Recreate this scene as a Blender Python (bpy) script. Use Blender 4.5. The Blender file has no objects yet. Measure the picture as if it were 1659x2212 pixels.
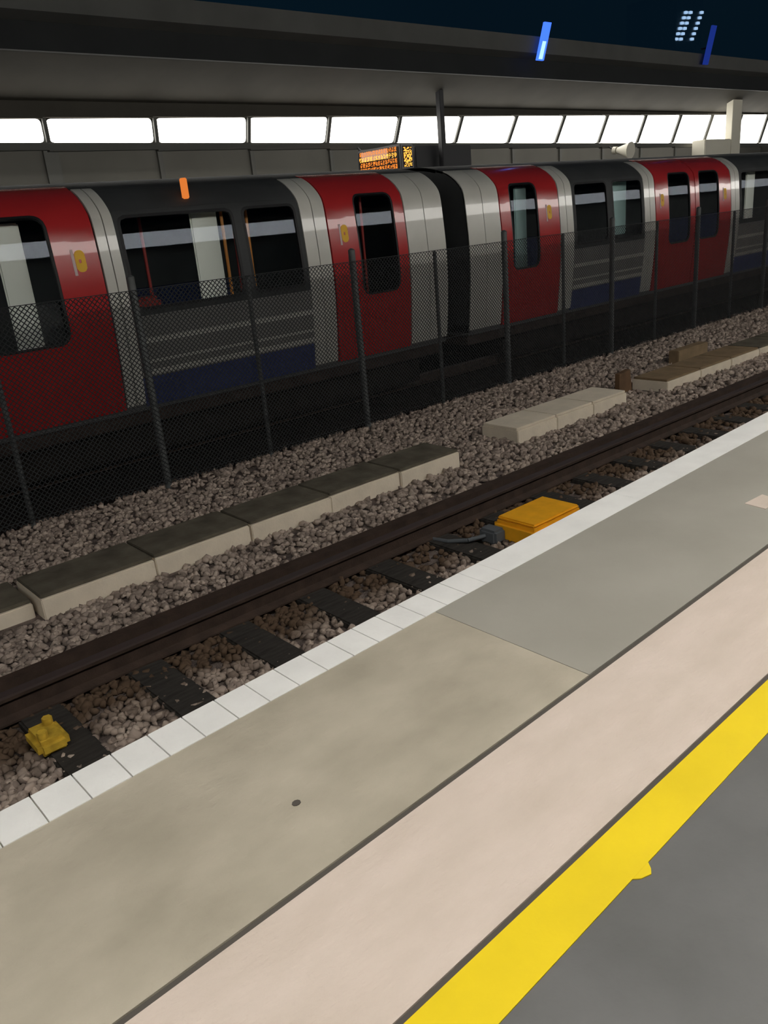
import bpy, bmesh, math, random
import numpy as np
from mathutils import Vector, Matrix
random.seed(7); rng = np.random.default_rng(7)
S = bpy.context.scene; COL = S.collection

# ------------------------------------------------ camera, world, exposure
F = 1750.0; CX, CY = 829.5, 1106.0
vx = Vector((2980 - CX, 270 - CY, F)); nx = 440.0; ny = (vx.x * nx + F * F) / -vx.y
ax = vx.normalized(); az = -Vector((nx, ny, F)).normalized(); ay = az.cross(ax)
cam = bpy.data.cameras.new('camera'); co = bpy.data.objects.new('camera', cam); COL.objects.link(co)
# columns: world directions of image right, image up, backwards
right = Vector((ax.x, ay.x, az.x)); down = Vector((ax.y, ay.y, az.y)); fwd = Vector((ax.z, ay.z, az.z))
M = Matrix((right, -down, -fwd)).transposed().to_4x4(); M.translation = Vector((0, 0, 1.6))
co.matrix_world = M
cam.sensor_fit = 'VERTICAL'; cam.sensor_height = 24; cam.lens = 24 * F / 2212
cam.clip_start = .05; cam.clip_end = 600
S.camera = co
w = bpy.data.worlds.new('night_sky'); S.world = w; w.use_nodes = True
wn = w.node_tree.nodes; wl = w.node_tree.links
bg = wn['Background']; bg.inputs[1].default_value = 1.0
tc = wn.new('ShaderNodeTexCoord'); nz = wn.new('ShaderNodeTexNoise'); nz.inputs['Scale'].default_value = 2.0
cr = wn.new('ShaderNodeValToRGB'); cr.color_ramp.elements[0].color = (.0012, .004, .008, 1); cr.color_ramp.elements[1].color = (.002, .009, .016, 1)
wl.new(tc.outputs['Generated'], nz.inputs['Vector']); wl.new(nz.outputs['Fac'], cr.inputs[0]); wl.new(cr.outputs[0], bg.inputs[0])
S.view_settings.view_transform = 'Standard'; S.view_settings.look = 'None'
S.view_settings.gamma = 1; S.view_settings.use_curve_mapping = False
S.view_settings.exposure = 0.0
FLOOR_FILL = 15.0     # radiance of the unseen row added to brighten this platform's floor
NEAR_LAMP = 11.5      # radiance of the tubes over this platform
FAR_LAMP = 5.0        # radiance of the tubes over the far platform

# ------------------------------------------------ materials
def mat(name, col, rough=.6, spec=.4, var=.0, scale=6., bump=0., metal=0., coat=0., col2=None, stretch=(1, 1, 1), detail=5.):
    m = bpy.data.materials.new(name); m.use_nodes = True
    n = m.node_tree.nodes; l = m.node_tree.links; b = n['Principled BSDF']
    b.inputs['Base Color'].default_value = (*col, 1); b.inputs['Roughness'].default_value = rough
    b.inputs['Specular IOR Level'].default_value = spec; b.inputs['Metallic'].default_value = metal
    b.inputs['Coat Weight'].default_value = coat; b.inputs['Coat Roughness'].default_value = .03
    if var or bump or col2:
        t = n.new('ShaderNodeTexCoord'); mp = n.new('ShaderNodeMapping'); mp.inputs['Scale'].default_value = stretch
        z = n.new('ShaderNodeTexNoise'); z.inputs['Scale'].default_value = scale; z.inputs['Detail'].default_value = detail
        l.new(t.outputs['Object'], mp.inputs[0]); l.new(mp.outputs[0], z.inputs['Vector'])
        if var or col2:
            r = n.new('ShaderNodeValToRGB'); r.color_ramp.elements[0].position = .3; r.color_ramp.elements[1].position = .7
            c2 = col2 or tuple(min(1, c * (1 + var)) for c in col)
            c1 = col if col2 else tuple(c * (1 - var) for c in col)
            r.color_ramp.elements[0].color = (*c1, 1); r.color_ramp.elements[1].color = (*c2, 1)
            l.new(z.outputs['Fac'], r.inputs[0]); l.new(r.outputs[0], b.inputs['Base Color'])
        if bump:
            z2 = n.new('ShaderNodeTexNoise'); z2.inputs['Scale'].default_value = scale * 8; z2.inputs['Detail'].default_value = 4
            l.new(mp.outputs[0], z2.inputs['Vector'])
            bp = n.new('ShaderNodeBump'); bp.inputs['Strength'].default_value = bump; bp.inputs['Distance'].default_value = .01
            l.new(z2.outputs['Fac'], bp.inputs['Height']); l.new(bp.outputs[0], b.inputs['Normal'])
    return m
def emit(name, col, s):
    m = bpy.data.materials.new(name); m.use_nodes = True; n = m.node_tree.nodes; l = m.node_tree.links
    n.remove(n['Principled BSDF']); e = n.new('ShaderNodeEmission'); e.inputs[0].default_value = (*col, 1); e.inputs[1].default_value = s
    l.new(e.outputs[0], n['Material Output'].inputs[0]); return m
def glass(name, tint=(.95, .97, .97), refl=.0075):
    m = bpy.data.materials.new(name); m.use_nodes = True; n = m.node_tree.nodes; l = m.node_tree.links
    n.remove(n['Principled BSDF'])
    t = n.new('ShaderNodeBsdfTransparent'); t.inputs[0].default_value = (*tint, 1)
    g = n.new('ShaderNodeBsdfGlossy'); g.inputs['Roughness'].default_value = .02; g.inputs[0].default_value = (.8, .86, 1, 1)
    x = n.new('ShaderNodeMixShader'); x.inputs[0].default_value = refl
    l.new(t.outputs[0], x.inputs[1]); l.new(g.outputs[0], x.inputs[2]); l.new(x.outputs[0], n['Material Output'].inputs[0])
    return m
def stone_mat():
    m = mat('ballast_stone', (.2, .17, .15), .9, .15, bump=.3, scale=5)
    n = m.node_tree.nodes; l = m.node_tree.links; b = n['Principled BSDF']
    t = n.new('ShaderNodeTexCoord'); v = n.new('ShaderNodeTexVoronoi'); v.inputs['Scale'].default_value = 17
    r = n.new('ShaderNodeValToRGB'); e = r.color_ramp.elements
    e[0].position = 0; e[0].color = (.20, .158, .132, 1); e[1].position = 1; e[1].color = (.49, .40, .335, 1)
    k = e.new(.5); k.color = (.33, .265, .225, 1)
    sp = n.new('ShaderNodeSeparateColor'); l.new(t.outputs['Object'], v.inputs['Vector']); l.new(v.outputs['Color'], sp.inputs[0])
    l.new(sp.outputs[0], r.inputs[0])
    # rust and brake dust lying along the rail, a stain with its own place on the stones
    sx = n.new('ShaderNodeSeparateXYZ'); l.new(t.outputs['Object'], sx.inputs[0])
    zz = n.new('ShaderNodeTexNoise'); zz.inputs['Scale'].default_value = 3; l.new(t.outputs['Object'], zz.inputs['Vector'])
    a = n.new('ShaderNodeMath'); a.operation = 'SUBTRACT'; a.inputs[1].default_value = 4.5; l.new(sx.outputs[1], a.inputs[0])
    ab = n.new('ShaderNodeMath'); ab.operation = 'ABSOLUTE'; l.new(a.outputs[0], ab.inputs[0])
    ad = n.new('ShaderNodeMath'); ad.operation = 'MULTIPLY_ADD'; ad.inputs[1].default_value = .5; l.new(zz.outputs[0], ad.inputs[0]); l.new(ab.outputs[0], ad.inputs[2])
    mr = n.new('ShaderNodeMapRange'); mr.inputs['From Min'].default_value = .5; mr.inputs['From Max'].default_value = .85
    l.new(ad.outputs[0], mr.inputs['Value'])
    mx = n.new('ShaderNodeMix'); mx.data_type = 'RGBA'; mx.inputs[6].default_value = (.10, .065, .042, 1)
    l.new(mr.outputs[0], mx.inputs[0]); l.new(r.outputs[0], mx.inputs[7]); l.new(mx.outputs[2], b.inputs['Base Color'])
    return m
M_ = dict(
    asphalt=mat('dark_asphalt', (.145, .147, .145), .8, .3, .14, 2.2, .5),
    yellow=mat('yellow_paint', (.88, .66, .012), .6, .3, .06, 3, .2),
    tactile=mat('pinkish_paving', (.62, .53, .455), .75, .3, col2=(.70, .60, .53), scale=3.5, bump=.4, stretch=(.8, 2, 1)),
    coping=mat('olive_concrete', (.37, .335, .265), .85, .25, col2=(.50, .455, .365), scale=2.6, bump=.5, stretch=(1, 1.5, 1)),
    coping2=mat('grey_concrete', (.325, .31, .27), .8, .3, col2=(.375, .36, .315), scale=1.6, bump=.4),
    white=mat('white_edge_paint', (.86, .86, .84), .6, .3, .05, 5, .3),
    joint=mat('dark_joint', (.10, .09, .08), .9, .1),
    brick=mat('sooty_brick', (.05, .042, .036), .9, .1, .3, 4, .5),
    ground=mat('fine_ballast', (.17, .135, .12), .95, .1, .4, 14, 1.),
    stone=stone_mat(),
    timber=mat('dark_sleeper_timber', (.038, .034, .03), .85, .2, .35, 6, .5, stretch=(1, 6, 1)),
    rail=mat('rusty_rail', (.05, .032, .024), .6, .4, .3, 9, .3),
    railtop=mat('worn_rail_head', (.11, .085, .08), .42, .5, metal=.5),
    concrete=mat('pale_trough_concrete', (.76, .67, .54), .9, .2, .08, 4, .5),
    lid=mat('grimy_trough_lid', (.12, .105, .08), .9, .15, .3, 5, .5),
    orange=mat('orange_yellow_paint', (.85, .40, .015), .55, .3, .1, 8),
    dullyellow=mat('dirty_yellow_paint', (.55, .36, .04), .7, .2, .35, 14),
    cable=mat('grey_rubber', (.10, .11, .12), .6, .3),
    wood=mat('brown_board', (.13, .075, .04), .8, .2, .3, 5),
    tan=mat('tan_board', (.24, .17, .10), .8, .2, .2, 5),
    fence=mat('galvanised_post', (.085, .09, .09), .55, .4, .2, 10),
    wire=mat('galvanised_wire', (.03, .032, .034), .6, .3),
    red=mat('train_red', (.42, .024, .025), .22, .35, coat=.35),
    white_t=mat('train_white', (.55, .54, .49), .25, .35, .06, 2, coat=.35),
    grey_t=mat('train_grey', (.21, .205, .195), .35, .3, .08, 2, coat=.2),
    blue_t=mat('train_blue', (.045, .06, .17), .35, .3, .1, 2, coat=.2),
    roof_t=mat('train_roof_grey', (.045, .047, .048), .6, .2, .15, 2),
    under=mat('underframe_grime_bed_shade', (.022, .018, .016), .8, .15, .3, 5),  # real grime on the underframe, painted shade on the bed below
    sole=mat('rusty_solebar', (.05, .035, .03), .8, .2, .3, 4),
    rubber=mat('black_rubber', (.012, .012, .013), .5, .3),
    glass=glass('window_glass'),
    inner=mat('carriage_lining', (.10, .10, .10), .6, .3),
    screen=mat('cream_draught_screen', (.9, .88, .8), .4, .4),
    teal=mat('pale_teal_screen', (.50, .68, .66), .4, .4),
    seat=mat('navy_moquette', (.03, .04, .10), .9, .1, .4, 40),
    pole=mat('red_grab_pole', (.45, .05, .04), .3, .5),
    opole=mat('orange_grab_pole', (.75, .28, .05), .3, .5),
    sticker=mat('yellow_sticker', (.80, .45, .03), .5, .3),
    pale=mat('pale_sticker', (.6, .45, .45), .5, .3),
    farwall=mat('far_wall_panels', (.135, .13, .115), .7, .2, .08, 1.2),
    soffit=mat('canopy_soffit', (.065, .060, .05), .8, .2, .12, 1.5),
    fasc=mat('canopy_fascia', (.10, .10, .095), .7, .2, .1, 1.5),
    fascd=mat('canopy_gutter', (.022, .024, .025), .7, .2, .1, 1.5),
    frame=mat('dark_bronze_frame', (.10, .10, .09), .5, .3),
    column=mat('dark_column_paint', (.045, .045, .048), .5, .3),
    black=mat('black_plastic', (.02, .02, .022), .5, .3),
    cream=mat('cream_paint', (.80, .76, .64), .5, .3),
    case=mat('grey_sign_case', (.20, .19, .195), .4, .4),
    tower=mat('tower_cladding', (.8, .85, .9), .25, .5, metal=1.),
    tube=emit('fluorescent_tube', (1, .97, .90), FAR_LAMP),
    fill_emit=emit('floor_fill_emitter', (1, .95, .87), FLOOR_FILL),
    ntube=emit('platform_tube', (1, .965, .90), NEAR_LAMP),
    led=emit('orange_led', (1, .28, .04), 1.3), led2=emit('amber_led', (1, .42, .06), 2.2),
    ledpink=emit('pale_orange_backlight', (1, .55, .38), .55),
    bluel=emit('blue_light', (.05, .16, 1), 1.6), bluew=emit('pale_blue_light', (.35, .6, 1), 1.6),
    blued=emit('dim_blue_light', (.03, .08, .6), .35), win=emit('lit_office_window', (.45, .68, 1), .8),
    ind=emit('orange_indicator', (1, .27, .05), .75),
)
# ------------------------------------------------ mesh builder
class MB:
    def __init__(s): s.v = []; s.f = []; s.sm = []; s.curved = False
    def add(s, v, f, smooth=False):
        o = len(s.v); s.v += [tuple(p) for p in v]; s.f += [tuple(i + o for i in q) for q in f]; s.sm += [smooth] * len(f); return s
    def box(s, x0, x1, y0, y1, z0, z1):
        return s.hexa([(x0, y0, z0), (x1, y0, z0), (x1, y1, z0), (x0, y1, z0), (x0, y0, z1), (x1, y0, z1), (x1, y1, z1), (x0, y1, z1)])
    def hexa(s, p):
        return s.add(p, [(0, 3, 2, 1), (4, 5, 6, 7), (0, 1, 5, 4), (1, 2, 6, 5), (2, 3, 7, 6), (3, 0, 4, 7)])
    def bbox(s, x0, x1, y0, y1, z0, z1, b=.01):     # bevelled box
        bm = bmesh.new(); bmesh.ops.create_cube(bm, size=1)
        for v in bm.verts: v.co = Vector(((x0 + x1) / 2 + v.co.x * (x1 - x0), (y0 + y1) / 2 + v.co.y * (y1 - y0), (z0 + z1) / 2 + v.co.z * (z1 - z0)))
        bmesh.ops.bevel(bm, geom=bm.edges[:], offset=b, segments=2, affect='EDGES')
        bm.verts.index_update(); s.add([v.co[:] for v in bm.verts], [[v.index for v in f.verts] for f in bm.faces]); bm.free(); return s
    def prism(s, poly, axis, a, b):      # poly: list of 2-tuples in the other two axes (cyclic order)
        n = len(poly)
        def P(q, t): return (t, q[0], q[1]) if axis == 'x' else ((q[0], t, q[1]) if axis == 'y' else (q[0], q[1], t))
        v = [P(q, a) for q in poly] + [P(q, b) for q in poly]
        f = [(i, (i + 1) % n, n + (i + 1) % n, n + i) for i in range(n)] + [tuple(range(n))[::-1], tuple(range(n, 2 * n))]
        return s.add(v, f)
    def tube(s, p, q, r, n=10, r2=None):
        p = Vector(p); q = Vector(q); d = (q - p).normalized(); u = d.orthogonal().normalized(); w_ = d.cross(u); r2 = r if r2 is None else r2
        v = [p + (u * math.cos(2 * math.pi * i / n) + w_ * math.sin(2 * math.pi * i / n)) * r for i in range(n)] + \
            [q + (u * math.cos(2 * math.pi * i / n) + w_ * math.sin(2 * math.pi * i / n)) * r2 for i in range(n)]
        s.add(v, [(i, (i + 1) % n, n + (i + 1) % n, n + i) for i in range(n)], True)
        return s.add(v, [tuple(range(n))[::-1], tuple(range(n, 2 * n))])
    def path(s, pts, r, n=8):
        for a, b in zip(pts[:-1], pts[1:]): s.tube(a, b, r, n)
        return s
    def build(s, name, m, parent=None, origin=None):
        me = bpy.data.meshes.new(name); me.from_pydata(s.v, [], s.f)
        me.polygons.foreach_set('use_smooth', s.sm); me.update()
        bm = bmesh.new(); bm.from_mesh(me); bmesh.ops.recalc_face_normals(bm, faces=bm.faces[:]); bm.to_mesh(me); bm.free()
        if s.curved:
            me.polygons.foreach_set('use_smooth', [True] * len(me.polygons)); me.set_sharp_from_angle(angle=math.radians(28))
        me.materials.append(M_[m] if isinstance(m, str) else m)
        o = bpy.data.objects.new(name, me); COL.objects.link(o)
        if origin is not None:
            me.transform(Matrix.Translation(-Vector(origin)))
            if parent is None: o.location = origin
        if parent is not None:
            o.parent = parent
            if origin is None: me.transform(Matrix.Translation(-parent.location))
            else: o.location = Vector(origin) - parent.location
        return o
def thing(name, loc, label, cat, group=None):
    o = bpy.data.objects.new(name, None); COL.objects.link(o); o.location = loc; o.empty_display_size = .1
    return tag(o, label, cat, group)
def tag(o, label, cat, group=None, kind=None):
    if label: o['label'] = label
    if cat: o['category'] = cat
    if group: o['group'] = group
    if kind: o['kind'] = kind
    return o
def struct(o, label, cat='structure'):
    o['kind'] = 'structure'; o['label'] = label; o['category'] = cat; return o
ORD = 'first second third fourth fifth sixth seventh eighth ninth tenth eleventh twelfth thirteenth fourteenth fifteenth sixteenth seventeenth eighteenth nineteenth twentieth'.split()
BZ = -.95       # top of the ballast below the platform surface

# ------------------------------------------------ this platform
def strip(lo, hi, x0, x1, z0, z1, mb=None, n=1):
    mb = mb or MB()
    L = lambda c, x: c[0] + c[1] * x
    if x1 > 7.6 and x0 < 7.5:      # straight again beyond the slight bend
        strip(lo, hi, x0, 7.5, z0, z1, mb)
        return strip((L(lo, 7.5), 0), (L(hi, 7.5), 0), 7.5, x1, z0, z1, mb)
    return mb.hexa([(x0, L(lo, x0), z0), (x1, L(lo, x1), z0), (x1, L(hi, x1), z0), (x0, L(hi, x0), z0),
                    (x0, L(lo, x0), z1), (x1, L(lo, x1), z1), (x1, L(hi, x1), z1), (x0, L(hi, x0), z1)])
yo, yi = (.818, .027), (.978, .0115); pk = (1.415, .0217); pk2 = (1.437, .0217); wi, wo = (2.193, .031), (2.357, .037)
X0, X1 = -9, 26
yi_far = (.96, .0135)
struct(strip((-7, 0), (.9755, .0135), X0, X1, -.25, 0).build('floor', 'asphalt'), 'dark grey asphalt of the near platform behind the yellow line', 'floor')
def line_poly(lo, hi, x0, x1, z0, z1): return strip(lo, hi, x0, x1, z0, z1)
yb = line_poly(yo, (.974, .0135), X0, X1, 0.0005, .004)
yb.prism([(1.41, .86), (1.43, .842), (1.46, .832), (1.475, .842), (1.49, .86)], 'z', .0005, .0036)
struct(yb.build('trim_1', 'yellow'), 'yellow safety line painted along the near platform', 'line')
struct(strip((.9757, .0135), (.992, .0135), X0, X1, -.25, -.004).build('trim_2', 'joint'), 'thin dark joint beside the yellow line', 'joint')
struct(strip((.9922, .0135), pk, X0, X1, -.25, .0015).build('platform_paving', 'tactile'), 'pinkish pale paving strip beyond the yellow line', 'paving')
struct(strip((pk[0] - .003, pk[1]), (pk2[0] + .003, pk2[1]), X0, X1, -.25, -.006).build('trim_3', 'joint'), 'dark joint between pinkish paving and concrete coping', 'joint')
c1 = strip(pk2, wi, X0, 2.13, -.25, .0); c1.build('platform_coping', 'coping'); struct(bpy.data.objects['platform_coping'], 'olive brown concrete coping strip', 'coping')
struct(strip(pk2, wi, 2.132, X1, -.25, .001).build('platform_coping', 'coping2'), 'greyer concrete coping strip further along the platform', 'coping')
# black worn marks and edge cracks
wb = MB(); x = X0; k = 0
while x < X1:
    L = .135 if x < 2.6 else 1.2
    g = .005 if x < 2.4 else .002
    xa, xb = x + g / 2, x + L - g / 2
    sk = .05
    ca, cb = min(xa, 7.5), min(xb, 7.5); lo0, hi0 = wi[0] + wi[1] * ca, wo[0] + wo[1] * ca; lo1, hi1 = wi[0] + wi[1] * cb, wo[0] + wo[1] * cb
    wb.hexa([(xa, lo0, -.07), (xb, lo1, -.07), (xb, hi1, -.07), (xa, hi0, -.07), (xa, lo0, .003), (xb, lo1, .003), (xb, hi1, .003), (xa, hi0, .003)])
    x += L; k += 1
struct(wb.build('trim_4', 'white'), 'white painted nosing along the near platform edge', 'edge')
struct(strip(wi, (wo[0] - .012, wo[1]), X0, X1, -.25, -.01).build('trim_5', 'coping'), 'concrete under the white nosing', 'edge')
struct(strip((wi[0] - .3, wi[1]), (wo[0] - .14, wo[1]), X0, X1, BZ - .4, -.25).build('wall_platform', 'brick'), 'sooty brick wall under the near platform edge', 'wall')
# small marks lying on the platform
tag(MB().prism([(4.03, 1.72), (4.2, 1.73), (4.23, 1.83), (4.05, 1.84)], 'z', .001, .004).build('painted_mark', 'tactile'), 'small pale mark on the grey coping at the right edge of the photo', 'mark')

# ------------------------------------------------ near canopy, its lamps (seen as reflections) and an added floor fill
struct(MB().box(-14, 44, -6, 1.9, 3.75, 3.95).build('ceiling', 'soffit'), 'canopy over the near platform', 'ceiling')
for i in range(15):
    x0 = -12 + i * 3.3
    t = thing('strip_light', (x0 + 1.6, .8, 3.4), 'strip light hanging over the near platform', 'light', 'strip lights over the near platform')
    MB().prism([(.72, 2.96), (.88, 2.96), (.90, 3.36), (.70, 3.36)], 'x', x0, x0 + 3.28).build('diffuser', 'ntube', t)
    MB().prism([(.69, 3.362), (.91, 3.362), (.88, 3.45), (.72, 3.45)], 'x', x0, x0 + 3.28).build('housing', 'frame', t)
    for hx in (.5, 2.7): MB().tube((x0 + hx, .8, 3.45), (x0 + hx, .8, 3.76), .012).build('hanger', 'frame', t)
for i in range(15):  # added row of fill light for the floor, unseen from the camera
    x0 = -12 + i * 3.3
    t = thing('floor_fill_light', (x0 + 1.6, .15, 3.5), 'unseen light added to brighten the near platform floor', 'light', 'lights added to brighten the near platform floor')
    MB().box(x0, x0 + 3.28, -.04, .34, 3.70, 3.745).build('diffuser', 'fill_emit', t)
    for y_ in (-.08, .345): MB().box(x0, x0 + 3.28, y_, y_ + .03, 3.32, 3.748).build('baffle', 'column', t)  # sides added to keep the fill out of the window reflections
for x in (-6, 10, 20):
    t = thing('canopy_column', (x, -4.5, 0), 'column behind the camera carrying the near canopy', 'column', 'near canopy columns')
    MB().tube((x, -4.5, 0), (x, -4.5, 3.75), .11, 16).build('shaft', 'column', t); MB().bbox(x - .2, x + .2, -4.7, -4.3, 0, .12).build('base', 'column', t)

# ------------------------------------------------ track bed
struct(MB().box(-6, 60, 8.06, 11.99, BZ - .4, BZ - .02).build('ground', 'under'), 'track bed under the train, its dark shade put into the colour', 'ground')  # black colour paints the shade under the train onto the bed
gr = MB(); gr.box(-6, 60, 2.5, 8.06, BZ - .4, BZ - .03)
struct(gr.build('ground', 'ground'), 'bed of fine grey brown ballast under both tracks', 'ground')
def stones(n, seed):
    r = np.random.default_rng(seed)
    u = r.random(n)
    x = .2 + (26 - .2) * u ** 1.7; y = 2.68 + r.random(n) * 5.4
    keep = ~((y > 5.78) & (y < 6.42) & ((x < 6.02) | ((x > 6.98) & (x < 9.2)) | (x > 9.9)))
    x = x[keep]; y = y[keep]; n = len(x)
    s = (.020 + .016 * r.random(n)) * (1 + np.clip(x - 4, 0, 20) * .045)
    z = BZ - .02 + r.random(n) * .02
    t = (1 + 5 ** .5) / 2
    iv = np.array([(-1, t, 0), (1, t, 0), (-1, -t, 0), (1, -t, 0), (0, -1, t), (0, 1, t), (0, -1, -t), (0, 1, -t), (t, 0, -1), (t, 0, 1), (-t, 0, -1), (-t, 0, 1)]) / 1.9
    fc = np.array([(0, 11, 5), (0, 5, 1), (0, 1, 7), (0, 7, 10), (0, 10, 11), (1, 5, 9), (5, 11, 4), (11, 10, 2), (10, 7, 6), (7, 1, 8), (3, 9, 4), (3, 4, 2), (3, 2, 6), (3, 6, 8), (3, 8, 9), (4, 9, 5), (2, 4, 11), (6, 2, 10), (8, 6, 7), (9, 8, 1)])
    V = iv[None] * (1 + .28 * r.standard_normal((n, 12, 3)))
    sc = np.stack([.8 + .6 * r.random(n), .7 + .5 * r.random(n), .6 + .5 * r.random(n)], 1)[:, None]
    V = V * sc * s[:, None, None]
    a = r.random(n) * 6.28; ca, sa = np.cos(a)[:, None], np.sin(a)[:, None]
    V = np.stack([V[..., 0] * ca - V[..., 1] * sa, V[..., 0] * sa + V[..., 1] * ca, V[..., 2]], -1) + np.stack([x, y, z], 1)[:, None]
    fa = (fc[None] + (np.arange(n) * 12)[:, None, None]).reshape(-1, 3)
    me = bpy.data.meshes.new('ballast'); V = V.reshape(-1, 3)
    me.vertices.add(len(V)); me.vertices.foreach_set('co', V.astype(np.float32).ravel())
    me.loops.add(fa.size); me.loops.foreach_set('vertex_index', fa.astype(np.int32).ravel())
    me.polygons.add(len(fa)); me.polygons.foreach_set('loop_start', np.arange(0, fa.size, 3, dtype=np.int32))
    me.update(calc_edges=True); me.validate(); me.materials.append(M_['stone'])
    o = bpy.data.objects.new('ballast', me); COL.objects.link(o); return o
tag(stones(42000, 3), 'brown and grey stone ballast spread over the track bed', 'ballast', kind='stuff')

def rail_mb(y, x0, x1, zb, top=False):
    if top: p = [(y - .036, zb + .148), (y + .036, zb + .148), (y + .034, zb + .162), (y - .034, zb + .162)]
    else: p = [(y - .07, zb), (y + .07, zb), (y + .07, zb + .012), (y + .01, zb + .03), (y + .01, zb + .12), (y + .036, zb + .128), (y + .036, zb + .148),
               (y - .036, zb + .148), (y - .036, zb + .128), (y - .01, zb + .12), (y - .01, zb + .03), (y - .07, zb + .012)]
    return MB().prism(p, 'x', x0, x1)
RZ = BZ + .02
nr = 'running rail of the near track'
for y, lab in ((3.12, 'rusty running rail of the near track, hidden close under the platform edge'), (4.56, 'rusty running rail on the far side of the near track')):
    t = thing('running_rail', (0, y, RZ), lab, 'rail')
    rail_mb(y, -4, 50, RZ).build('rail_web', 'rail', t); rail_mb(y, -4, 50, RZ, True).build('rail_head', 'railtop', t)
t = thing('conductor_rail', (0, 4.86, RZ), 'dark conductor rail beside the far running rail of the near track', 'rail')
MB().prism([(4.81, RZ + .03), (4.91, RZ + .03), (4.91, RZ + .10), (4.81, RZ + .10)], 'x', -4, 50).build('rail_web', 'rail', t)
for i in range(12):
    MB().tube((.7 + i * 1.95, 4.86, RZ - .02), (.7 + i * 1.95, 4.86, RZ + .03), .05, 10, .035).build('insulator', 'cable', t)
for y, lab in ((9.25, 'rail of the far track nearer the fence, under the train'), (10.7, 'rail of the far track furthest away, under the train')):
    t = thing('running_rail', (0, y, RZ), lab, 'rail')
    rail_mb(y, -4, 50, RZ).build('rail_web', 'rail', t); rail_mb(y, -4, 50, RZ, True).build('rail_head', 'railtop', t)
for i in range(26):
    x = 1.03 + .66 * (i - 1)
    lab = 'dark sleeper, %s counted from the left of those crossing the near track' % ORD[i] if i < 20 else 'dark sleeper far along the near track at the right of the photo'
    o = MB().bbox(x - .125, x + .125, 2.75, 4.8, BZ - .1, BZ + .022, .012).build('sleeper', 'timber', origin=(x, 3.8, BZ))
    tag(o, lab, 'sleeper', 'sleepers of the near track')

# things lying on the near track
t = thing('signal_box', (4.95, 3.95, BZ), 'orange yellow equipment box between the rails beside the platform edge', 'equipment box')
b = MB().bbox(4.63, 5.28, 3.72, 4.16, BZ - .01, BZ + .16, .03); b.build('housing', 'orange', t)
MB().bbox(4.66, 5.25, 3.75, 4.13, BZ + .16, BZ + .19, .012).build('lid', 'orange', t)
MB().bbox(4.5, 4.64, 4.02, 4.2, BZ, BZ + .12, .02).build('connector', 'cable', t)
MB().path([(4.5, 4.12, BZ + .07), (4.38, 4.2, BZ + .05), (4.3, 4.35, BZ + .03), (4.28, 4.5, BZ + .02)], .018).build('cable', 'cable', t)
t = thing('rail_clamp', (.95, 4.1, BZ), 'dirty yellow block on a sleeper at the left edge of the photo', 'clamp')
MB().bbox(.86, 1.03, 4.0, 4.24, BZ + .02, BZ + .11, .025).build('body', 'dullyellow', t)
for bx, by in ((.91, 4.06), (.98, 4.18)): MB().tube((bx, by, BZ + .1), (bx, by, BZ + .15), .028, 6).build('bolt', 'dullyellow', t)
t = thing('marker_post', (10.25, 4.25, BZ), 'short white marker post beside the rail at the right', 'post')
MB().bbox(10.18, 10.29, 4.2, 4.25, BZ - .03, BZ + .30, .008).build('plate', 'white', t)
MB().bbox(10.15, 10.32, 4.25, 4.33, BZ - .03, BZ + .04, .008).build('foot', 'cable', t)

# concrete cable trough
def trough(x0, x1, lab, y=5.8, dz=0., lidm='lid', body='concrete'):
    t = thing('cable_trough', ((x0 + x1) / 2, y + .25, BZ), lab, 'trough', 'concrete cable troughs')
    MB().bbox(x0, x1, y, y + .55, BZ - .1, BZ + .135 + dz, .008).build('trough_body', body, t)
    MB().bbox(x0 + .004, x1 - .004, y + .02, y + .53, BZ + .137 + dz, BZ + .165 + dz, .006).build('trough_lid', lidm, t)
trough(-.4, .55, 'concrete trough section cut off by the left edge of the photo', 5.95, -.06)
trough(.56, 1.5, 'low concrete trough section at the far left', 5.92, -.05)
edges = [1.53, 2.45, 3.36, 4.25, 5.14, 6.0]
for i, (a, b_) in enumerate(zip(edges[:-1], edges[1:])):
    trough(a, b_ - .012, 'pale concrete trough section, %s of the main run from the left' % ORD[i], 5.8 + .015 * (i % 2))
for i, a in enumerate((6.98, 7.72, 8.46)):
    trough(a, a + .73, 'pale concrete trough section, %s after the gap' % ORD[i], 5.82, -.01, 'concrete')
for i, a in enumerate((10.0, 10.9, 11.8, 12.7, 13.6, 14.5, 15.4, 16.3, 17.2, 18.1)):
    trough(a, a + .88, 'trough section, %s beyond the brown board at the right' % ORD[i], 5.7, -.02, 'tan' if i < 3 else 'lid', 'concrete')
tag(MB().hexa([(9.45, 6.1, BZ - .03), (9.85, 6.15, BZ - .03), (9.85, 6.22, BZ - .03), (9.45, 6.17, BZ - .03), (9.5, 6.13, BZ + .28), (9.86, 6.2, BZ + .28), (9.86, 6.27, BZ + .28), (9.5, 6.2, BZ + .28)]).build('wooden_board', 'wood', origin=(9.65, 6.2, BZ)),
    'upright brown board beside the trough', 'board')
tag(MB().bbox(11.6, 12.5, 6.45, 6.62, BZ - .03, BZ + .22, .01).build('wooden_board', 'tan', origin=(12, 6.5, BZ)), 'tan board lying behind the trough at the right', 'board')

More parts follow.
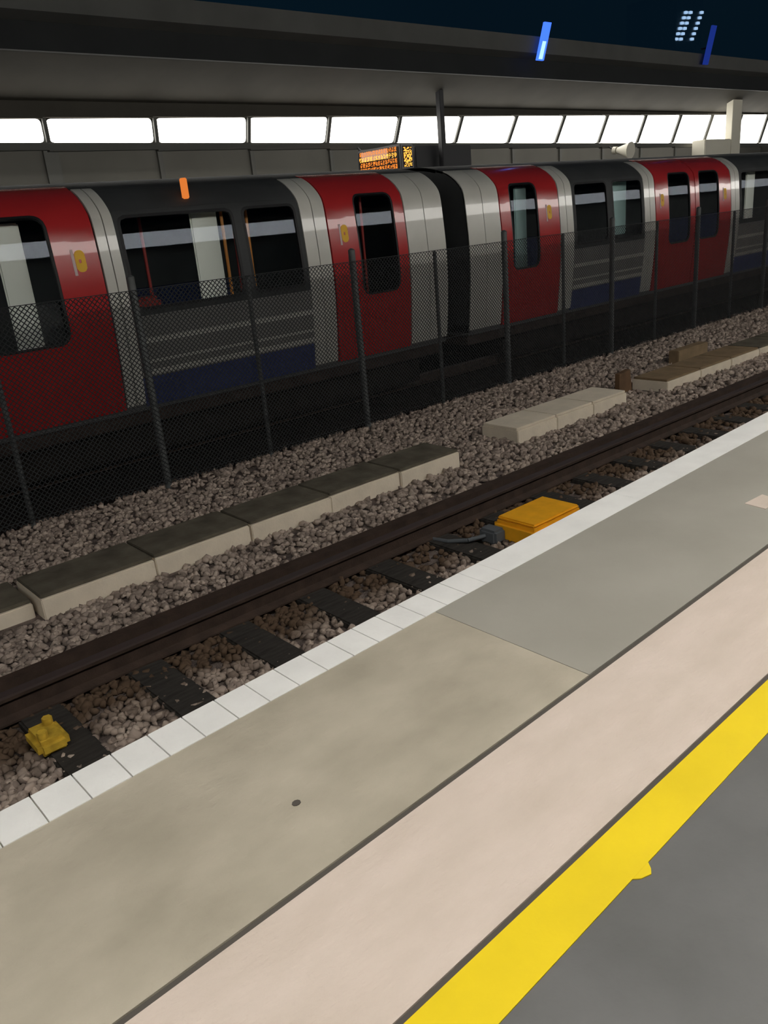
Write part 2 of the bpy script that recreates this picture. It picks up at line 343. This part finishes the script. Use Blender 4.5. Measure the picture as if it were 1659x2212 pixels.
# ------------------------------------------------ chain link fence
ft = thing('chain_link_fence', (7, 8, BZ), 'chain link fence on thin grey posts between the two tracks', 'fence')
posts = [.8, 2.22, 3.69, 5.05, 6.58, 8.0, 9.42, 10.8, 12.13, 13.5, 14.9, 16.3, 17.7, 19.1, 20.5, 22]
for i, x in enumerate(posts):
    r = .042 if i % 2 == 0 else .026
    z1 = BZ + (2.2 if i % 2 == 0 else 2.05)
    MB().tube((x, 8, BZ - .05), (x, 8, z1), r, 12).tube((x, 8, z1), (x, 8, z1 + .02), r, 12, r * .3).build('fence_post', 'fence', ft)
FT = 1.12
mm = MB()
for z in (FT, BZ + .9, BZ + .08):
    mm.tube((.8, 7.955, z), (22, 7.955, z), .004, 6)
mm.build('strand_wire', 'wire', ft)
def mesh_wires(x0, x1, pitch, zb, zt, rad):
    v = []; f = []; H_ = zt - zb; o = 0
    n = int((x1 - x0 + H_) / pitch)
    for d in (1, -1):
        for i in range(n):
            xa = x0 - (H_ if d > 0 else 0) + i * pitch; xb = xa + d * H_
            if d < 0: xb = xa - H_
            za, zb_ = zb, zt
            # clip
            def cl(xa, za, xb, zb2):
                if xa == xb: return None
                lo, hi = 0., 1.
                for (p, q) in ((x0 - xa, xb - xa), (xa - x1, xa - xb)):
                    if q == 0: continue
                    t_ = p / q
                    if q > 0: lo = max(lo, t_)
                    else: hi = min(hi, t_)
                return (lo, hi) if lo < hi else None
            c = cl(xa, za, xb, zb_)
            if not c: continue
            P = [(xa + (xb - xa) * t_, 7.96 + (.002 * d), za + (zb_ - za) * t_) for t_ in c]
            s_ = rad; nrm = (.707 * s_, 0, -.707 * s_ * d)
            for p in P: v += [(p[0] - nrm[0], p[1], p[2] - nrm[2]), (p[0], p[1] - s_, p[2]), (p[0] + nrm[0], p[1], p[2] + nrm[2])]
            f += [(o, o + 1, o + 4, o + 3), (o + 1, o + 2, o + 5, o + 4), (o + 2, o, o + 3, o + 5)]; o += 6
    return v, f
b = MB(); b.add(*mesh_wires(.8, 22, .052, BZ + .03, FT, .0048)); b.build('wire_mesh', 'wire', ft)

# ------------------------------------------------ underground train
# lower side: integrate a steadily rising lean, so the glass is smoothly curved
_z = np.linspace(-.25, 1.85, 120); _s = np.interp(_z, [-.25, 0, .4, .8, 1.05, 1.3, 1.7, 1.85], [-.14, -.12, -.09, -.03, .03, .085, .105, .28])
_y = 8.772 + np.concatenate([[0], np.cumsum((_s[1:] + _s[:-1]) / 2 * np.diff(_z))])
LOW = list(zip(_y, _z))
PP = [LOW[-12], LOW[-1], (8.865, 1.99), (9.04, 2.11), (9.25, 2.185), (9.6, 2.25), (10.0, 2.27)]
def dense(P, n=12):
    out = []
    for i in range(len(P) - 1):
        p0 = P[max(i - 1, 0)]; p1 = P[i]; p2 = P[i + 1]; p3 = P[min(i + 2, len(P) - 1)]
        for k in range(n):
            t = k / n
            out.append(tuple(.5 * (2 * p1[j] + (p2[j] - p0[j]) * t + (2 * p0[j] - 5 * p1[j] + 4 * p2[j] - p3[j]) * t * t + (3 * p1[j] - p0[j] - 3 * p2[j] + p3[j]) * t ** 3) for j in (0, 1)))
    return np.array(out + [P[-1]])
DP = dense(PP); DP = np.array(LOW[:-1] + [tuple(q) for q in DP if q[1] > 1.8501]); HH = np.concatenate([[0], np.cumsum(np.hypot(*np.diff(DP, axis=0).T))]) - .25
HMAX = HH[-1]
TY = np.gradient(DP[:, 0], HH); TZ = np.gradient(DP[:, 1], HH)
def pos(x, h, off=0.):
    y = np.interp(h, HH, DP[:, 0]); z = np.interp(h, HH, DP[:, 1]); ty = np.interp(h, HH, TY); tz = np.interp(h, HH, TZ)
    L = math.hypot(ty, tz); return (x, y - off * tz / L, z + off * ty / L)
def skin(x0, x1, h0, h1, off=0., th=.03, mb=None, nh=None):
    mb = mb or MB(); nh = nh or max(2, int((h1 - h0) / .04) + 1); v = []
    hs = np.linspace(h0, h1, nh + 1)
    for h in hs: v += [pos(x0, h, off), pos(x1, h, off), pos(x1, h, off - th), pos(x0, h, off - th)]
    f = []; 
    for i in range(nh):
        a = 4 * i; f += [(a, a + 1, a + 5, a + 4), (a + 2, a + 3, a + 7, a + 6), (a + 1, a + 2, a + 6, a + 5), (a + 3, a, a + 4, a + 7)]
    f += [(0, 3, 2, 1), (4 * nh, 4 * nh + 1, 4 * nh + 2, 4 * nh + 3)]; mb.curved = True
    return mb.add(v, f)
def contour(x0, x1, h0, h1, r, n=16):
    cx, ch = (x0 + x1) / 2, (h0 + h1) / 2; hw, hh = (x1 - x0) / 2, (h1 - h0) / 2; pts = []
    for s in range(4):
        for k in range(n):
            t = -1 + 2 * k / n
            u, v_ = [(t, -1), (1, t), (-t, 1), (-1, -t)][s]
            px, pz = u * hw, v_ * hh
            if r > 0:
                qx = max(-hw + r, min(hw - r, px)); qz = max(-hh + r, min(hh - r, pz))
                d = math.hypot(px - qx, pz - qz)
                if abs(px) > hw - r and abs(pz) > hh - r and d > 0: px = qx + (px - qx) * r / d; pz = qz + (pz - qz) * r / d
            pts.append((cx + px, ch + pz))
    return pts
def ring(o, i, off, off_in=None, K=5, th=.035, mb=None):
    """curved panel between an outer contour and a window opening, with reveal and back"""
    mb = mb or MB(); mb.curved = True; n = len(o); v = []; rows = []
    def row(pts, of): rows.append(len(v)); v.extend(pos(p[0], p[1], of) for p in pts)
    row(o, off - th)
    for k in range(K + 1):
        t = k / K; row([(a[0] + (b_[0] - a[0]) * t, a[1] + (b_[1] - a[1]) * t) for a, b_ in zip(o, i)], off)
    row(i, off - th)
    f = []
    R = rows + [rows[0]]
    for a, b_ in zip(R[:-1], R[1:]):
        f += [(a + j, a + (j + 1) % n, b_ + (j + 1) % n, b_ + j) for j in range(n)]
    return mb.add(v, f)
def pane(x0, x1, h0, h1, off): return skin(x0, x1, h0, h1, off, .008)
def window(parent, x0, x1, h0, h1, r=.09, off=-.012):
    c_o = contour(x0 - .004, x1 + .004, h0 - .004, h1 + .004, r); c_i = contour(x0 + .028, x1 - .028, h0 + .028, h1 - .028, r * .8)
    s = ring(c_o, c_i, off + .014, K=1, th=.03).build('window_seal', 'rubber', parent)
    skin(x0 + .012, x1 - .012, h0 + .012, h1 - .012, off, .006, nh=48).build('window_pane', 'glass', s, origin=parent.location)
    s_p = s.children[0]; s_p.location = (0, 0, 0)
    return s
def door(parent, x0, x1, w0, w1, sticker_x, flip=1):
    g = .012; h0, h1 = -.2, 2.42
    wz0, wz1 = .62, 1.93
    d = ring(contour(x0 + g, x1 - g, h0, h1, .0, 20), contour(w0, w1, wz0, wz1, .13, 20), .006, K=10).build('door', 'red', parent)
    def sub(mb, name, m):
        o = mb.build(name, m, parent); o.parent = d; o.location = (0, 0, 0); return o
    sub(ring(contour(w0 - .004, w1 + .004, wz0 - .004, wz1 + .004, .13), contour(w0 + .025, w1 - .025, wz0 + .025, wz1 - .025, .11), .002, K=1), 'window_seal', 'rubber')
    sub(skin(w0 + .01, w1 - .01, wz0 + .01, wz1 - .01, -.012, .006, nh=48), 'window_pane', 'glass')
    sub(ring(contour(sticker_x - .05, sticker_x + .06, 1.33, 1.55, .05, 6), contour(sticker_x - .012, sticker_x + .012, 1.42, 1.46, .01, 6), .009, K=2, th=.003), 'door_button', 'sticker')
    sub(skin(sticker_x - .085, sticker_x - .055, 1.3, 1.56, .0095, .003), 'door_label', 'pale')
    sub(skin(x0 + .1, x1 - .1, .40, .46, .012, .008), 'door_rib', 'red')
    sub(skin(x0 + .02, x1 - .02, -.2, -.02, .016, .012), 'kick_plate', 'red')
def lintel(parent, x0, x1):
    skin(x0, x1, 2.422, 2.5, .004, .04).build('door_lintel', 'red', parent)
def wsection(parent, x0, x1, wins, wh0=.86, wh1=1.86):
    """grey side with windows, blue skirt, dark cantrail"""
    cuts = [x0] + [(a[1] + b_[0]) / 2 for a, b_ in zip(wins[:-1], wins[1:])] + [x1]
    mb = MB()
    for (a, b_), w_ in zip(zip(cuts[:-1], cuts[1:]), wins):
        ring(contour(a, b_, wh0 - .06, wh1 + .06, 0), contour(w_[0], w_[1], wh0, wh1, .1), .0, K=3, mb=mb)
    mb.build('window_surround', 'roof_t', parent)
    for w_ in wins: window(parent, w_[0], w_[1], wh0, wh1)
    skin(x0, x1, .12, wh0 - .062, .0).build('side_panel', 'grey_t', parent)
    mb = skin(x0, x1, .50, .56, .016, .02, nh=1); skin(x0, x1, .14, .2, .016, .02, mb, nh=1); skin(x0, x1, .28, .31, .012, .015, mb, nh=1); mb.build('side_rib', 'white_t', parent)
    skin(x0, x1, -.22, .115, .0).build('blue_skirt', 'blue_t', parent)
    skin(x0, x1, wh1 + .062, 2.5, .0, .04).build('cantrail', 'roof_t', parent)
def pillar(parent, x0, x1, name='white_pillar'):
    xm = (x0 + x1) / 2
    mb = skin(x0, xm - .006, -.18, 2.36, .004); skin(xm + .006, x1, -.18, 2.36, .004, mb=mb); mb.build(name, 'white_t', parent)
    skin(x0, x1, 2.362, 2.5, .0, .04).build('cantrail', 'roof_t', parent)
def shell(parent, x0, x1, close0, close1):
    # roof and far side
    v = []; hs = np.linspace(2.5, HMAX, 10); prof = [pos(0, h, 0)[1:] for h in hs]
    far = [(20 - y, z) for y, z in [pos(0, h, 0)[1:] for h in np.linspace(HMAX, -.22, 44)]][1:]
    outer = prof + far; inner = [(y + (10 - y) * .04, z - .05 if z > 1 else z) for y, z in outer]
    n = len(outer); vv = []
    for x in (x0, x1): vv += [(x, y, z) for y, z in outer] + [(x, y, z) for y, z in inner]
    f = []
    for i in range(n - 1):
        f += [(i, i + 1, 2 * n + i + 1, 2 * n + i), (n + i, 3 * n + i, 3 * n + i + 1, n + i + 1), (i, n + i, n + i + 1, i + 1), (2 * n + i, 2 * n + i + 1, 3 * n + i + 1, 3 * n + i)]
    MB().add(vv, f, False).build('roof', 'roof_t', parent)
    MB().box(x0, x1, 8.79, 11.2, -.26, -.1).build('floor_pan', 'inner', parent)
    MB().box(x0 + .05, x1 - .05, 8.86, 11.1, -.42, -.262).build('solebar', 'sole', parent)
    MB().box(x0 + 1.2, x1 - .4 if x1 - x0 < 12 else x1 - 2, 9.0, 11.0, -.80, -.425).build('underframe', 'under', parent)
    for e, x in ((close0, x0), (close1, x1)):
        if not e: continue
        s_ = 1 if x == x0 else -1
        pr = [pos(0, h, -.01)[1:] for h in np.linspace(-.22, HMAX, 40)]; poly = pr + [(20 - y, z) for y, z in pr[::-1]][1:]
        MB().prism(poly, 'x', x, x + s_ * .04).build('end_wall', 'roof_t', parent)
        MB().box(x - s_ * .03, x - s_ * .001, 9.6, 10.4, -.1, 1.8).build('end_door', 'under', parent)
        MB().tube((x, 10, -.45), (x - s_ * .24, 10, -.45), .08, 10).build('coupler', 'under', parent)
def bogie(parent, x):
    b_ = MB().bbox(x - .9, x + .9, 9.05, 9.15, -.78, -.5, .03)
    b_.bbox(x - .9, x + .9, 10.85, 10.95, -.78, -.5, .03)
    for xx in (x - .6, x + .6):
        for y in (9.22, 10.66): b_.tube((xx, y, -.42), (xx, y + .1, -.42), .34, 20)
    b_.build('bogie', 'under', parent)
def seats(parent, x0, x1):
    MB().bbox(x0, x1, 10.55, 11.05, -.1, .38, .03).bbox(x0, x1, 10.9, 11.12, .38, .95, .03).build('bench_seat', 'seat', parent)
def screen(parent, x, w_=.35, m='screen', y0=9.05, z0=.4, z1=1.86):
    MB().bbox(x, x + w_, y0, y0 + .04, z0, z1, .015).build('draught_screen', m, parent)
def gpole(parent, x, y, m='pole'): MB().tube((x, y, -.1), (x, y, 1.95), .02, 10).build('grab_pole', m, parent)

A = thing('train_carriage', (4.5, 10, BZ), 'red, white and grey underground train carriage at the left, behind the fence', 'train', 'carriages of the underground train')
shell(A, -2.2, 8.92, False, True)
wsection(A, -2.2, .78, [(-2.1, -.8), (-.7, .7)])
pillar(A, .56, .77)
door(A, .80, 2.26, 1.28, 2.12, 1.04); door(A, 2.26, 3.72, 2.42, 3.24, 3.50); lintel(A, .8, 3.72)
pillar(A, 3.73, 3.955)
wsection(A, 3.96, 6.40, [(4.0, 5.44), (5.56, 6.34)])
pillar(A, 6.41, 6.79)
door(A, 6.80, 8.17, 7.28, 7.98, 7.06); lintel(A, 6.8, 8.17)
pillar(A, 8.18, 8.92)
for x in (7.3,): bogie(A, x)
seats(A, 4.1, 6.6); seats(A, -2, .7)
screen(A, 5.05, .36, z1=1.95, z0=.1); screen(A, 2.80, .28, z0=.1); MB().bbox(3.05, 3.35, 9.1, 9.3, .62, 1.02, .03).build('seat_end', 'inner', A)
for x, y, m in ((4.72, 9.7, 'pole'), (5.98, 9.3, 'opole'), (6.15, 9.9, 'pole'), (7.8, 9.2, 'pole'), (5.5, 9.1, 'opole')): gpole(A, x, y, m)
MB().bbox(4.55, 4.95, 9.9, 10.3, .3, .9, .05).build('bench_seat', 'pole', A)
i_ = MB().bbox(4.89, 4.95, 8.80, 8.88, 1.98, 2.2, .01); i_.build('indicator_light', 'ind', A)

B = thing('train_carriage', (16.5, 10, BZ), 'red, white and grey underground train carriage at the right, behind the fence', 'train', 'carriages of the underground train')
shell(B, 9.42, 26, True, False)
pillar(B, 9.42, 10.16)
door(B, 10.17, 11.65, 10.42, 11.1, 11.38); lintel(B, 10.17, 11.65)
pillar(B, 11.66, 12.02)
wsection(B, 12.03, 14.2, [(12.08, 13.05), (13.2, 14.15)])
pillar(B, 14.21, 14.57)
door(B, 14.58, 16.04, 15.05, 15.85, 14.82); door(B, 16.04, 17.5, 16.2, 17.0, 17.24); lintel(B, 14.58, 17.5)
pillar(B, 17.51, 17.87)
wsection(B, 17.88, 22.4, [(17.95, 19.3), (19.45, 20.8), (20.95, 22.3)])
pillar(B, 22.41, 22.77)
door(B, 22.78, 24.24, 23.2, 24.0, 23.0); door(B, 24.24, 25.7, 24.4, 25.2, 25.5); lintel(B, 22.78, 25.7)
bogie(B, 11.4); bogie(B, 20)
seats(B, 12.1, 14.4); seats(B, 18, 22.2)
screen(B, 13.75, .5, 'teal', 9.1, .9, 1.86); screen(B, 18.9, .4); screen(B, 10.95, .3, 'teal')
for x, y in ((12.9, 9.8), (16.3, 9.5), (15.6, 9.4), (18.4, 9.4)): gpole(B, x, y)

# ------------------------------------------------ far platform
struct(MB().box(-6, 60, 12.0, 17, -1.3, 0).build('far_platform', 'coping2'), 'far platform slab beyond the train', 'platform')
struct(MB().box(-6, 60, 16.2, 16.5, 0, 4.6).build('wall_far', 'farwall'), 'pale wall at the back of the far platform', 'wall')
sof = MB().prism([(11.95, 4.06), (13.1, 3.58), (16.2, 3.72), (16.2, 3.84), (13.1, 3.74), (11.95, 4.24)], 'x', -6, 60)
struct(sof.build('far_canopy', 'soffit'), 'sloping underside of the canopy over the far platform', 'canopy')
struct(MB().box(-6, 60, 11.86, 11.945, 4.02, 4.36).build('trim_6', 'fascd'), 'dark lower edge of the far canopy', 'fascia')
struct(MB().prism([(11.86, 4.362), (11.60, 4.42), (11.60, 4.72), (12.2, 4.80), (12.2, 4.362)], 'x', -6, 60).build('trim_7', 'fasc'), 'lighter upper fascia of the far canopy', 'fascia')
for i in range(24):  # dark upright strips at a regular pitch, one wider than the rest
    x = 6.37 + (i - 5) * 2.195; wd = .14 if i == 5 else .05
    struct(MB().box(x - wd, x + wd, 16.14, 16.198, 0, 3.68).build('wall_strip', 'frame'), 'dark upright strip on the far wall', 'dark_strip')
def lamp(i, xa, xb, lab):
    """light panel between xa and xb at y=13, edges leaning as they do in the photograph"""
    def top(x): return 3.36 + .0095 * (x - 5)
    def bot(x): return 3.045 - .0125 * (x - 5)
    def lean(x): return .10 * min(1, max(0, (x - 6) / 10)) * 3.2 * (top(x) - bot(x)) / 1.0
    g = .045 if xa < 12 else .03
    c = [(xa + g - lean(xa), bot(xa)), (xb - g - lean(xb), bot(xb)), (xb - g + lean(xb), top(xb)), (xa + g + lean(xa), top(xa))]
    r = .07; pts = []
    for k in range(4):
        p = Vector(c[k]); a = (Vector(c[k - 1]) - p).normalized() * r; b_ = (Vector(c[(k + 1) % 4]) - p).normalized() * r
        for t in (0, .25, .5, .75, 1):
            q = (p + a) * (1 - t) ** 2 + p * 2 * t * (1 - t) + (p + b_) * t * t; pts.append((q.x, q.y))
    t = thing('fluorescent_light', ((xa + xb) / 2, 13, 3.0), lab, 'light', 'glowing light panels over the far platform')
    MB().prism(pts, 'y', 12.99, 13.01).build('diffuser', 'tube', t)
    x = xb
    dw = .028 + .0018 * max(0, x - 8)
    MB().hexa([(x - dw - lean(x), 12.94, bot(x)), (x + dw - lean(x), 12.94, bot(x)), (x + dw - lean(x), 12.985, bot(x)), (x - dw - lean(x), 12.985, bot(x)),
               (x - dw + lean(x), 12.94, top(x)), (x + dw + lean(x), 12.94, top(x)), (x + dw + lean(x), 12.985, top(x)), (x - dw + lean(x), 12.985, top(x))]).build('divider', 'frame', t)
    h_ = bot((xa + xb) / 2)
    MB().box(xa, xb, 12.98, 13.08, bot(xb) - .1, bot(xb) - .004).build('cable_tray', 'frame', t)
    MB().box(xa, xb, 12.985, 13.05, top(xb) + .006, 3.60).build('housing', 'soffit', t)
P0 = 5.11; PW = (24.486 - 5.11) / 11
for i in range(-3, 16):
    xa = P0 + (i - 1) * PW; xb = P0 + i * PW
    if i < 0: lab = 'glowing white light panel left of the photo'
    elif i < 19: lab = 'glowing white light panel over the far platform, %s from the left edge' % ORD[i]
    else: lab = 'glowing white light panel over the far platform at the very right edge'
    lamp(i, xa, xb, lab)
t = thing('canopy_column', (13.3, 12.6, 0), 'dark column crossing the row of light panels near the middle', 'column', 'columns of the far canopy')
MB().bbox(12.86, 12.98, 12.45, 12.57, 0, 3.85, .01).build('shaft', 'column', t); MB().bbox(12.78, 13.06, 12.38, 12.64, 0, .1, .01).build('base', 'column', t)
t = thing('canopy_column', (25.4, 12.5, 0), 'cream column crossing the light panels at the right', 'column', 'columns of the far canopy')
MB().bbox(24.8, 25.35, 12.4, 12.6, 0, 3.88, .01).build('shaft', 'cream', t); MB().bbox(24.7, 25.45, 12.33, 12.67, 0, .1, .01).build('base', 'column', t)
t = thing('wall_cabinet', (13.2, 12.7, 2.6), 'dark box hanging beside the departures sign under the lights', 'box')
MB().bbox(12.3, 13.95, 12.66, 12.9, 2.3, 2.86, .02).build('housing', 'column', t); MB().tube((13.6, 12.89, 2.82), (13.6, 12.99, 2.88), .02).build('bracket', 'column', t)
t = thing('sign_box', (24, 12.7, 2.6), 'cream lit box under the light panels at the right', 'box')
MB().bbox(23.3, 24.78, 12.4, 12.8, 2.25, 2.84, .02).build('housing', 'cream', t); MB().tube((24.2, 12.79, 2.74), (24.2, 12.99, 2.74), .02).build('bracket', 'column', t)
t = thing('horn_speaker', (19.5, 12.5, 2.6), 'small cream horn loudspeaker hanging under the light panels', 'loudspeaker')
MB().tube((19.5, 12.35, 2.62), (19.5, 12.75, 2.66), .2, 20, .06).build('horn', 'cream', t); MB().tube((19.5, 12.75, 2.66), (19.5, 12.85, 2.67), .09, 12).build('driver', 'cream', t)
MB().tube((19.5, 12.84, 2.68), (19.5, 13.03, 2.8), .02).build('bracket', 'column', t)
# departures indicator with orange dot text, hanging across the platform
t = thing('departures_sign', (11.6, 12.6, 2.6), 'hanging train indicator with orange dot matrix text', 'sign')
sx, sy0, sy1, sz0, sz1 = 10.92, 11.62, 12.84, 2.30, 2.80
MB().bbox(sx, sx + .32, sy0, sy1, sz0, sz1, .015).build('case', 'case', t)
MB().box(sx - .012, sx - .001, sy0 + .06, sy1 - .06, sz0 + .1, sz1 - .04).build('screen', 'black', t)
MB().box(sx + .05, sx + .27, sy0 - .012, sy0 - .001, sz0 + .1, sz1 - .04).build('side_panel', 'black', t)
r_ = random.Random(3)
for row in range(4):
    b1 = MB(); zc = sz1 - .115 - row * .095
    y = sy0 + .1
    while y < sy1 - .1:
        wd = r_.choice([3, 4, 4, 5])
        for cxx in range(wd):
            for rz in range(6):
                if r_.random() < .62:
                    yy = y + cxx * .0135; zz = zc + rz * .013
                    if yy < sy1 - .08: b1.box(sx - .02, sx - .013, yy, yy + .010, zz, zz + .0095)
        y += wd * .0135 + .02
    b1.build('led_text', 'led' if row != 1 else 'led2', t)
b1 = MB()
for i in range(8):
    for j in range(19):
        if r_.random() < .55: b1.box(sx + .06 + i * .025, sx + .078 + i * .025, sy0 - .02, sy0 - .013, sz0 + .11 + j * .0175, sz0 + .122 + j * .0175)
b1.build('led_text', 'led2', t)
MB().box(sx - .016, sx - .0125, sy0 + .34, sy1 - .14, sz0 + .30, sz1 - .045).build('backlight', 'ledpink', t)
MB().tube((sx + .16, 12.83, 2.75), (sx + .16, 12.99, 2.88), .02).build('bracket', 'column', t)

# ------------------------------------------------ the town beyond, at night
def dirpt(u, v, Y):
    d = Vector((u - CX, v - CY, F)); q = Vector((d.dot(ax), d.dot(ay), d.dot(az))); return q * (Y / q.y) + Vector((0, 0, 1.6))
p = dirpt(1488, 55, 100)
t = thing('office_tower', (p.x, 104, -4), 'dark distant tower with small lit office windows', 'building')
MB().box(p.x - 4.5, p.x + 6, 100.3, 112, -4, p.z + 6).build('tower_body', 'tower', t)
for cidx, (du, cols) in enumerate(((-14, 2), (20, 1))):
    for k in range(6):
        for c in range(cols):
            q = dirpt(1488 + du + c * 10 - (k - 2.5) * 4.2, 55 + (k - 2.5) * 11.5, 100)
            MB().box(q.x - .42, q.x + .42, 100.05, 100.28, q.z - .23, q.z + .23).build('window', 'win', t)
def blue(xb, zb, xt, zt, wd, m1, m2, lab):
    t = thing('blue_light', ((xb + xt) / 2, 11.5, zb), lab, 'light')
    MB().hexa([(xb - wd, 11.48, zb), (xb + wd, 11.48, zb), (xb + wd, 11.52, zb), (xb - wd, 11.52, zb), (xt - wd, 11.48, zt), (xt + wd, 11.48, zt), (xt + wd, 11.52, zt), (xt - wd, 11.52, zt)]).build('light_bar', m1, t)
    MB().hexa([(xb - wd * .6, 11.474, zb + .02), (xb + wd * .5, 11.474, zb + .02), (xb + wd * .5, 11.479, zb + .02), (xb - wd * .6, 11.479, zb + .02)] + [((xb + xt) / 2 + k * wd * .5, yy, (zb + zt) / 2) for k, yy in ((-1, 11.474), (1, 11.474), (1, 11.479), (-1, 11.479))]).build('bright_tip', m2, t)
    MB().tube(((xb + xt) / 2, 11.52, (zb + zt) / 2 - .05), ((xb + xt) / 2, 11.72, (zb + zt) / 2 - .05), .02, 8).build('bracket', 'column', t)
blue(14.82, 4.27, 15.09, 4.96, .11, 'bluel', 'bluew', 'bright blue light bar standing on the edge of the far canopy')
blue(21.43, 4.46, 21.79, 5.34, .11, 'blued', 'blued', 'dim blue light bar on the far canopy at the upper right')
struct(MB().box(-40, 400, 40, 400, -5, -4).build('ground', 'tower'), 'dark ground beyond the station', 'ground')

tag(MB().prism([(1.005 + .014 * math.cos(a) , 1.72 + .012 * math.sin(a)) for a in [k * .7 for k in range(9)]], 'z', .0005, .003).build('gum_spot', 'joint'), 'small dark spot trodden into the olive coping', 'stain')
